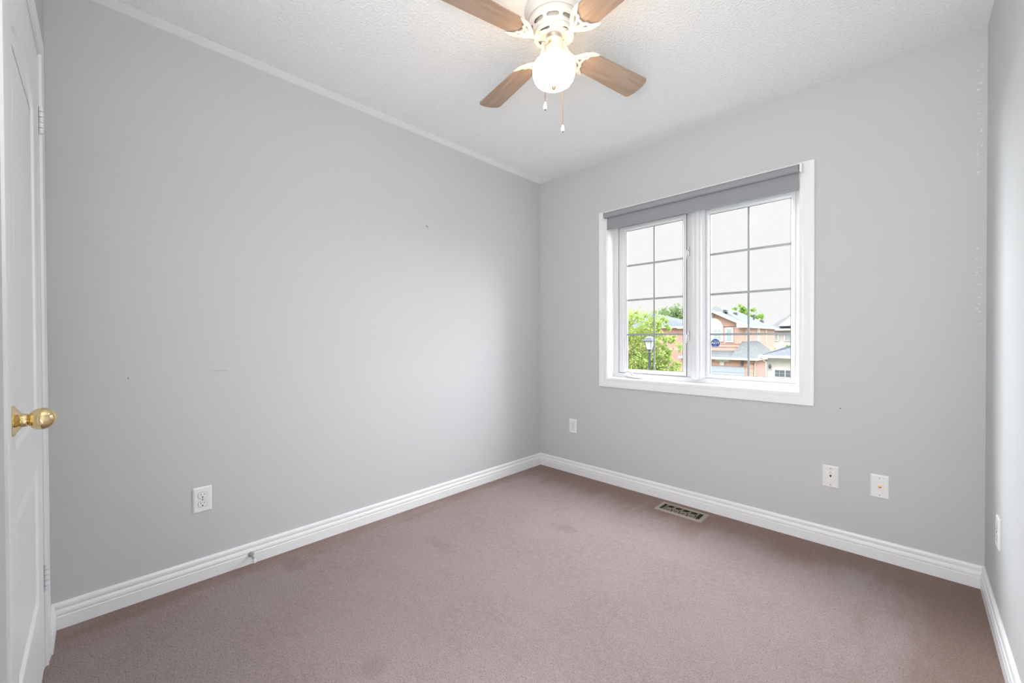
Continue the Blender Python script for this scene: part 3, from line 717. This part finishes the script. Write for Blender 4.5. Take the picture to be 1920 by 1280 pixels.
# arched window: white surround, two casements
def arch_pts(cx, z0, zs, r, k=16): return [(cx-r, z0), (cx+r, z0)] + [(cx+r*math.cos(PI*i/k), zs+r*math.sin(PI*i/k)) for i in range(k+1)]
b = nb(); prism(b, [L((p[0], HY0-.10, p[1])) for p in arch_pts(-11.22, .72, 1.95, 1.02)], (0,.1,0)); wn = obj('arched_window', b, M_extw, hs)
b = nb(); prism(b, [L((-11.32,HY0-.16,2.98)), L((-11.12,HY0-.16,2.98)), L((-11.02,HY0-.16,3.34)), L((-11.42,HY0-.16,3.34))], (0,.16,0)); obj('keystone', b, M_extw, wn)
for a, c in ((-12.05,-11.42), (-10.98,-10.42)):
    b = nb(); bx(b, L((a, HY0-.13, .86)), L((c, HY0-.10, 1.86))); p_ = obj('pane', b, M_paneFar, wn)
    b = nb(); mdl = (a+c)/2; bx(b, L((mdl-.02, HY0-.15, .86)), L((mdl+.02, HY0-.13, 1.86)))
    for q in (1.2, 1.53): bx(b, L((a, HY0-.15, q-.02)), L((c, HY0-.13, q+.02)))
b2 = b; obj('pane_grid', b2, M_extw, wn)
b = nb(); bx(b, L((-10.02, HY0-.10, .66)), L((-9.34, HY0, 2.02))); wn = obj('window', b, M_extw, hs)
b = nb(); bx(b, L((-9.88, HY0-.13, .82)), L((-9.50, HY0-.10, 1.88))); obj('pane', b, M_paneFar, wn)
b = nb(); bx(b, L((-12.6, HY0-.04, .50)), L((-8.6, HY0, .60))); bx(b, L((-12.6,HY0-.04,.22)), L((-8.6,HY0,.27))); obj('brick_band', b, M_brick2, hs)
for y_, w_ in ((42.2, .85), (45.0, .22)):
    b = nb(); bx(b, L((HX1, y_-w_/2, .55)), L((HX1+.09, y_+w_/2, 2.0))); wn = obj('window', b, M_extw, hs)
    if w_ > .5: b = nb(); bx(b, L((HX1+.09, y_-w_/2+.22, .72)), L((HX1+.11, y_+w_/2-.22, 1.86))); obj('pane', b, M_paneFar, wn)
# roof vents
def on_hip(x_, y_):  # height of the right slope
    t_ = (e1-x_)/(e1-rx); return EZH+(rz-EZH)*t_
for x_, y_ in ((-10.6, 39.9), (-10.3, 42.0), (-9.15, 47.0)):
    z_ = on_hip(x_, y_)+.05; b = nb(); bx(b, L((x_-.16, y_-.25, z_-.08)), L((x_+.16, y_+.25, z_+.14))); obj('roof_vent', b, M_blackmetal, hs)
b = nb(); lathe(b, [(.09,0), (.09,.55)], 12, (0,0,1), L((-9.5, 45.3, on_hip(-9.5,45)))); obj('vent_pipe', b, M_blackmetal, hs)
# garage block in front
QX0, QX1, QY = -13.4, -7.30, 36.0; QE = -.68
b = nb(); bx(b, L((QX0, QY, GZ)), L((QX1, 42.6, QE))); obj('garage_wall', b, M_brick, hs)
b = nb(); bx(b, L((QX1-.02, QY+.05, GZ)), L((QX1+.03, 42.63, QE))); obj('garage_side_wall', b, M_brick2, hs)  # shaded side painted in as darker brick
b = nb()   # skirt roof in front of the gable wall, hip beside it
a0, a1, a2, a3 = (QX0,QY-.4,QE), (QX1+.4,QY-.4,QE), (QX1+.4,41.4,QE), (QX0,HY0,QE)
k0, k1, k2 = (QX0,HY0,-.10), (-8.86,HY0,-.10), (-8.4,HY0+.3,.72)
k3 = (-8.4,40.2,.78)
for f in ((a0,a1,(-8.4,37.85,.60),(-8.86,37.9,-.10),k0), ): pass
m0, m1, t0, t1, t2 = (-8.95,QY-.4,QE), (-8.95,HY0,-.10), (-8.64,HY0,.74), (-8.36,HY0,.74), (-8.36,42.3,.80)
lpoly(b, a0, m0, m1, k0); lpoly(b, m0, a1, t1, t0); lpoly(b, m0, t0, m1)
lpoly(b, a1, (QX1+.4,43.0,QE), t2, t1); lpoly(b, a0, a1, (QX1+.4,43.0,QE), (QX0,43.0,QE))
bmesh.ops.remove_doubles(b, verts=b.verts, dist=1e-4); obj('garage_roof', b, M_roof, hs)
b = nb(); bx(b, L((QX0, QY-.46, QE-.14)), L((QX1+.45, QY-.38, QE+.03))); bx(b, L((QX1+.38, QY-.4, QE-.14)), L((QX1+.46, 43.0, QE+.03)))
obj('garage_gutter', b, M_extw, hs)
b = nb(); tube(b, [L(q) for q in ((-6.9,QY-.35,-.78), (-7.05,QY-.1,-.98), (-7.22,QY+.25,-1.10), (-7.22,QY+.25,-3.5))], .05, 8); obj('downspout', b, M_extw, hs)
b = nb(); bx(b, L((-12.2, QY-.02, GZ)), L((-7.85, QY+.02, -1.40)))
gd = obj('garage_door', b, M_garage, hs)
b = nb()
for k in range(4): bx(b, L((-12.15, QY-.035, GZ+.05+.54*k)), L((-7.9, QY-.02, GZ+.54*k+.52)))
obj('door_panels', b, mat('garage_panel', (.38,.40,.43), .6), gd)
b = nb(); bx(b, L((-12.3, QY-.05, -1.42)), L((-7.75, QY+.01, -1.34))); obj('garage_lintel', b, M_brick2, hs)
b = nb(); bx(b, L((-10.25, QY-.07, -1.02)), L((-9.15, QY, -.76))); prism(b, [L((-9.85,QY-.07,-1.34)), L((-9.55,QY-.07,-1.34)), L((-9.50,QY-.07,-1.0)), L((-9.90,QY-.07,-1.0))], (0,.07,0))
bx(b, L((-10.32, QY-.07, -.83)), L((-10.05, QY, -.70))); bx(b, L((-9.35, QY-.07, -.83)), L((-9.08, QY, -.70))); obj('name_plaque', b, M_extw, hs)
b = nb(); bx(b, L((-8.15, QY-.22, -1.28)), L((-8.0, QY-.06, -.95))); bx(b, L((-8.12, QY-.10, -1.05)), L((-8.03, QY, -.98))); obj('wall_lantern', b, M_blackmetal, hs)
for k in range(7):
    b = nb(); w_ = .22 if k % 2 else .34; bx(b, L((QX1-w_, QY-.03, -3.5+.40*k)), L((QX1+.05, QY, -3.5+.40*k+.30))); obj('quoin', b, mat('quoin_brick', (.56,.38,.28), .9), hs)

# ---- cream garage house, nearer on the right
O = Vector((-3.0, 30, GZ)); ch = thing('cream_house', 'cream stucco garage with slate hip roof, right of the brick garage', 'house', tuple(O))
b = nb(); bx(b, L((-4.88, 30, GZ)), L((1.5, 37, -.22))); obj('wall', b, M_cream2, ch)
b = nb(); c0, c1, c2, c3 = (-5.3,29.6,-.18), (1.9,29.6,-.18), (1.9,37.4,-.18), (-5.3,37.4,-.18); r0, r1 = (-2.2,33.0,1.30), (-1.2,33.9,1.30)
for f in ((c0,c1,r1,r0), (c1,c2,r1), (c2,c3,r0,r1), (c3,c0,r0), (c0,c3,c2,c1)): lpoly(b, *f)
obj('roof', b, M_roof2, ch)
b = nb(); bx(b, L((-5.36, 29.54, -.30)), L((1.95, 29.64, -.14))); bx(b, L((-5.36, 29.6, -.30)), L((-5.26, 37.4, -.14))); bx(b, L((-5.3, 29.6, -.30)), L((1.9, 30, -.27))); obj('gutter', b, M_extw, ch)
b = nb(); tube(b, [L(q) for q in ((-5.25,29.7,-.30), (-5.05,29.8,-.52), (-4.94,29.92,-.62), (-4.94,29.92,-3.5))], .045, 8); obj('downspout', b, M_extw, ch)
b = nb(); bx(b, L((-4.60, 29.95, GZ)), L((-.2, 30.02, -1.02))); gd = obj('garage_door', b, M_extw, ch)
for k in range(6):
    x_ = -4.42+.62*k; b = nb()
    bx(b, L((x_, 29.92, -1.58)), L((x_+.56, 29.95, -1.14))); pn = obj('pane', b, mat('dark_pane', (.10,.11,.115), .3), gd)
    b = nb(); bx(b, L((x_+.255,29.905,-1.58)), L((x_+.285,29.92,-1.14))); bx(b, L((x_,29.905,-1.375)), L((x_+.56,29.92,-1.345))); obj('pane_grid', b, mat('pane_bar', (.28,.29,.30), .5), pn)
b = nb(); lathe(b, [(.02,.16), (.07,.10), (.085,0), (.06,-.12), (.02,-.15)], 10, (0,0,1), L((-4.72,29.86,-.92))); bx(b, L((-4.74,29.86,-.80)), L((-4.70,30.0,-.76))); obj('wall_lantern', b, M_blackmetal, ch)

# ---- pale house further back on the right
O = Vector((-8, 60, GZ)); ph = thing('pale_house', 'pale distant house with grey roof behind the brick house', 'house', tuple(O))
b = nb(); bx(b, L((-10.9, 60, GZ)), L((-4, 70, 2.15))); obj('wall', b, M_pink, ph)
b = nb(); c0, c1, c2, c3 = (-11.5,59.4,2.2), (-3.4,59.4,2.2), (-3.4,70.6,2.2), (-11.5,70.6,2.2); r0, r1 = (-7.6,63.5,5.7), (-6,66,5.7)
for f in ((c0,c1,r1,r0), (c1,c2,r1), (c2,c3,r0,r1), (c3,c0,r0), (c0,c3,c2,c1)): lpoly(b, *f)
obj('roof', b, M_roof, ph)
b = nb(); prism(b, [L((-10.1,59.2,2.60)), L((-7.0,59.2,2.60)), L((-7.0,59.2,4.8)), L((-8.6,59.2,3.9))], (0,.6,0)); obj('gable', b, M_extw, ph)
b = nb(); bx(b, L((-11.5,59.3,2.0)), L((-3.4,59.45,2.22))); obj('gutter', b, M_extw, ph)
for x_ in (-10.6, -9.2):
    b = nb(); bx(b, L((x_-.4,59.9,.6)), L((x_+.4,60,1.7))); wn = obj('window', b, M_extw, ph)
    b = nb(); bx(b, L((x_-.3,59.88,.7)), L((x_+.3,59.9,1.6))); obj('pane', b, M_paneFar, wn)
# ---- brick house behind the maple
O = Vector((-19, 44, GZ)); lh = thing('red_brick_house', 'red brick house with grey roof, half hidden behind the leafy maple', 'house', tuple(O))
b = nb(); bx(b, L((-28, 44.4, GZ)), L((-16.0, 54, 2.37))); obj('wall', b, M_brick2, lh)
b = nb(); c0, c1, c2, c3 = (-28.5,44,2.37), (-15.4,44,2.37), (-15.4,54.4,2.37), (-28.5,54.4,2.37); r0, r1 = (-22.5,48.6,4.35), (-22.4,49.8,4.35)
for f in ((c0,c1,r1,r0), (c1,c2,r1), (c2,c3,r0,r1), (c3,c0,r0), (c0,c3,c2,c1)): lpoly(b, *f)
obj('roof', b, M_roof2, lh)
b = nb(); bx(b, L((-28.5,43.92,2.24)), L((-15.35,44.02,2.40))); obj('gutter', b, M_extw, lh)
b = nb(); bx(b, L((-21,42.2,GZ)), L((-15.7,44.4,-.2))); obj('garage_wall', b, M_brick2, lh)

# ---- street lamp
O = Vector((-5.79, 14, GZ)); sl = thing('street_lamp', 'black lantern street lamp on a post in front of the maple', 'street lamp', tuple(O))
b = nb(); lathe(b, [(.16,0), (.15,.1), (.09,.35), (.055,.5), (.05,4.0), (.075,4.06), (.055,4.12), (.055,4.20)], 20); obj('post', b, M_blackmetal, sl, smooth=40)
b = nb(); lathe(b, [(.12,4.20), (.215,4.56)], 4, (0,0,1)); obj('lantern_glass', b, M_lantern, sl)
b = nb(); lathe(b, [(.30,4.55), (.30,4.585), (.27,4.60), (.20,4.71), (.10,4.75), (.03,4.77), (.035,4.82), (.005,4.85)], 4, (0,0,1)); obj('lantern_cap', b, M_blackmetal, sl)
b = nb(); u_ = Vector((0,0,1)).orthogonal().normalized(); w_ = Vector((0,0,1)).cross(u_)
for k in range(4):
    d_ = u_*math.cos(PI/2*k)+w_*math.sin(PI/2*k); tube(b, [d_*.125+Vector((0,0,4.19)), d_*.222+Vector((0,0,4.57))], .012, 6)
lathe(b, [(.13,4.17), (.13,4.205)], 4, (0,0,1)); obj('lantern_frame', b, M_blackmetal, sl)

# ---- trees: foliage is a cloud of small leaf faces over branching wood
def tree(name, label, loc, blobs, nleaf, size, m, trunk_h, group=None, seed=1):
    rnd = random.Random(seed); t = thing(name, label, 'tree' if 'shrub' not in name else 'shrub', loc, (0,0,0), group)
    b = nb(); tube(b, [(0,0,0), (.05,0,trunk_h*.5), (0,.05,trunk_h)], [trunk_h*.05+.05, trunk_h*.04+.03, trunk_h*.03+.02], 10)
    for (cx, cy, cz, r) in blobs[:12]:
        tube(b, [(0,.0,trunk_h*.8), (cx*.5, cy*.5, (cz+trunk_h)*.5), (cx, cy, cz)], [trunk_h*.025+.02, trunk_h*.015+.012, .01], 6)
    obj('trunk', b, M_bark, t)
    verts, faces = [], []; tot = sum(q[3]**2 for q in blobs)
    for (cx, cy, cz, r) in blobs:
        k = int(nleaf*r*r/tot)
        clumps = [(rnd.gauss(0,1), rnd.gauss(0,1), rnd.gauss(0,1)) for _ in range(max(6, k//30))]
        for i in range(k):
            c = clumps[rnd.randrange(len(clumps))]; l_ = math.sqrt(sum(q*q for q in c)) or 1; rr = r*(.72+.28*((l_*7.3) % 1))
            p = Vector((cx+c[0]/l_*rr, cy+c[1]/l_*rr, cz+c[2]/l_*rr*.9)) + Vector((rnd.gauss(0,1), rnd.gauss(0,1), rnd.gauss(0,1)))*r*.13
            a = Vector((rnd.gauss(0,1), rnd.gauss(0,1), rnd.gauss(0,.6))).normalized(); c2 = a.orthogonal().normalized()
            c2 = (Matrix.Rotation(rnd.random()*6.28, 3, a) @ c2); c3 = a.cross(c2); s = size*(.6+.8*rnd.random()); i0 = len(verts)
            verts += [p-c2*s*.5, p-c3*s*.36, p+c2*s*.55, p+c3*s*.36]; faces.append((i0, i0+1, i0+2, i0+3))
    me = bpy.data.meshes.new('foliage'); me.from_pydata([tuple(q) for q in verts], [], faces); me.materials.append(m)
    o = bpy.data.objects.new('foliage', me); COL.objects.link(o); o.parent = t; return t
tree('maple_tree', 'bright green leafy maple filling the left window pane', (-10.2, 22, GZ),
     [(-1.2,0,5.4,1.35), (.15,0,5.3,1.25), (.9,.2,5.0,.95), (-.4,-.3,4.0,1.6), (1.2,-.2,3.9,1.15), (.3,-.4,2.9,1.5), (1.5,0,3.0,1.0), (-2.2,.3,4.4,1.7), (-3.2,.3,3.4,1.7), (-1.5,-.3,2.6,1.6), (.9,.1,2.0,1.2), (1.7,.1,2.3,.7),
      (-1.0,0,6.35,.55), (-.35,0,6.15,.35), (.55,0,6.15,.40), (1.05,.1,5.75,.5), (1.6,.1,5.0,.62), (1.95,.1,4.2,.65), (1.95,.1,3.3,.65), (1.8,0,2.5,.7), (-1.5,.2,6.1,.8)], 19000, .135, M_leaf, 2.2, seed=3)
tree('linden_tree', 'muted green tree rising behind the red brick house roof', (-24.0, 60, GZ), [(0,0,7.7,2.1), (1.6,.3,7.9,1.6), (-1.8,0,7.3,2.0), (.2,0,6.0,2.4)], 5000, .28, M_leaf2, 4, seed=5)
tree('poplar_tree', 'green treetop showing above the brick house roof', (-14.3, 61, GZ), [(-.9,0,8.4,.95), (0,0,7.6,1.3), (1.4,0,7.0,1.0), (-.2,0,5.6,1.8)], 3000, .28, M_leaf3, 5, seed=8)
tree('cedar_shrub', 'bright green shrub between the cream garage and pale house', (-5.75, 42, GZ), [(0,0,3.6,.38), (.0,0,2.8,.5), (0,0,1.8,.6), (.35,0,3.4,.3), (-.3,0,3.2,.3)], 1200, .12, M_leaf3, 1.4, seed=9)
tree('cedar_shrub', 'small bright green shrub at the brick house corner', (-9.1, 51.5, GZ), [(0,0,3.0,.5), (0,0,2.2,.6), (.2,0,1.4,.7)], 900, .12, M_leaf3, 1.0, seed=10)
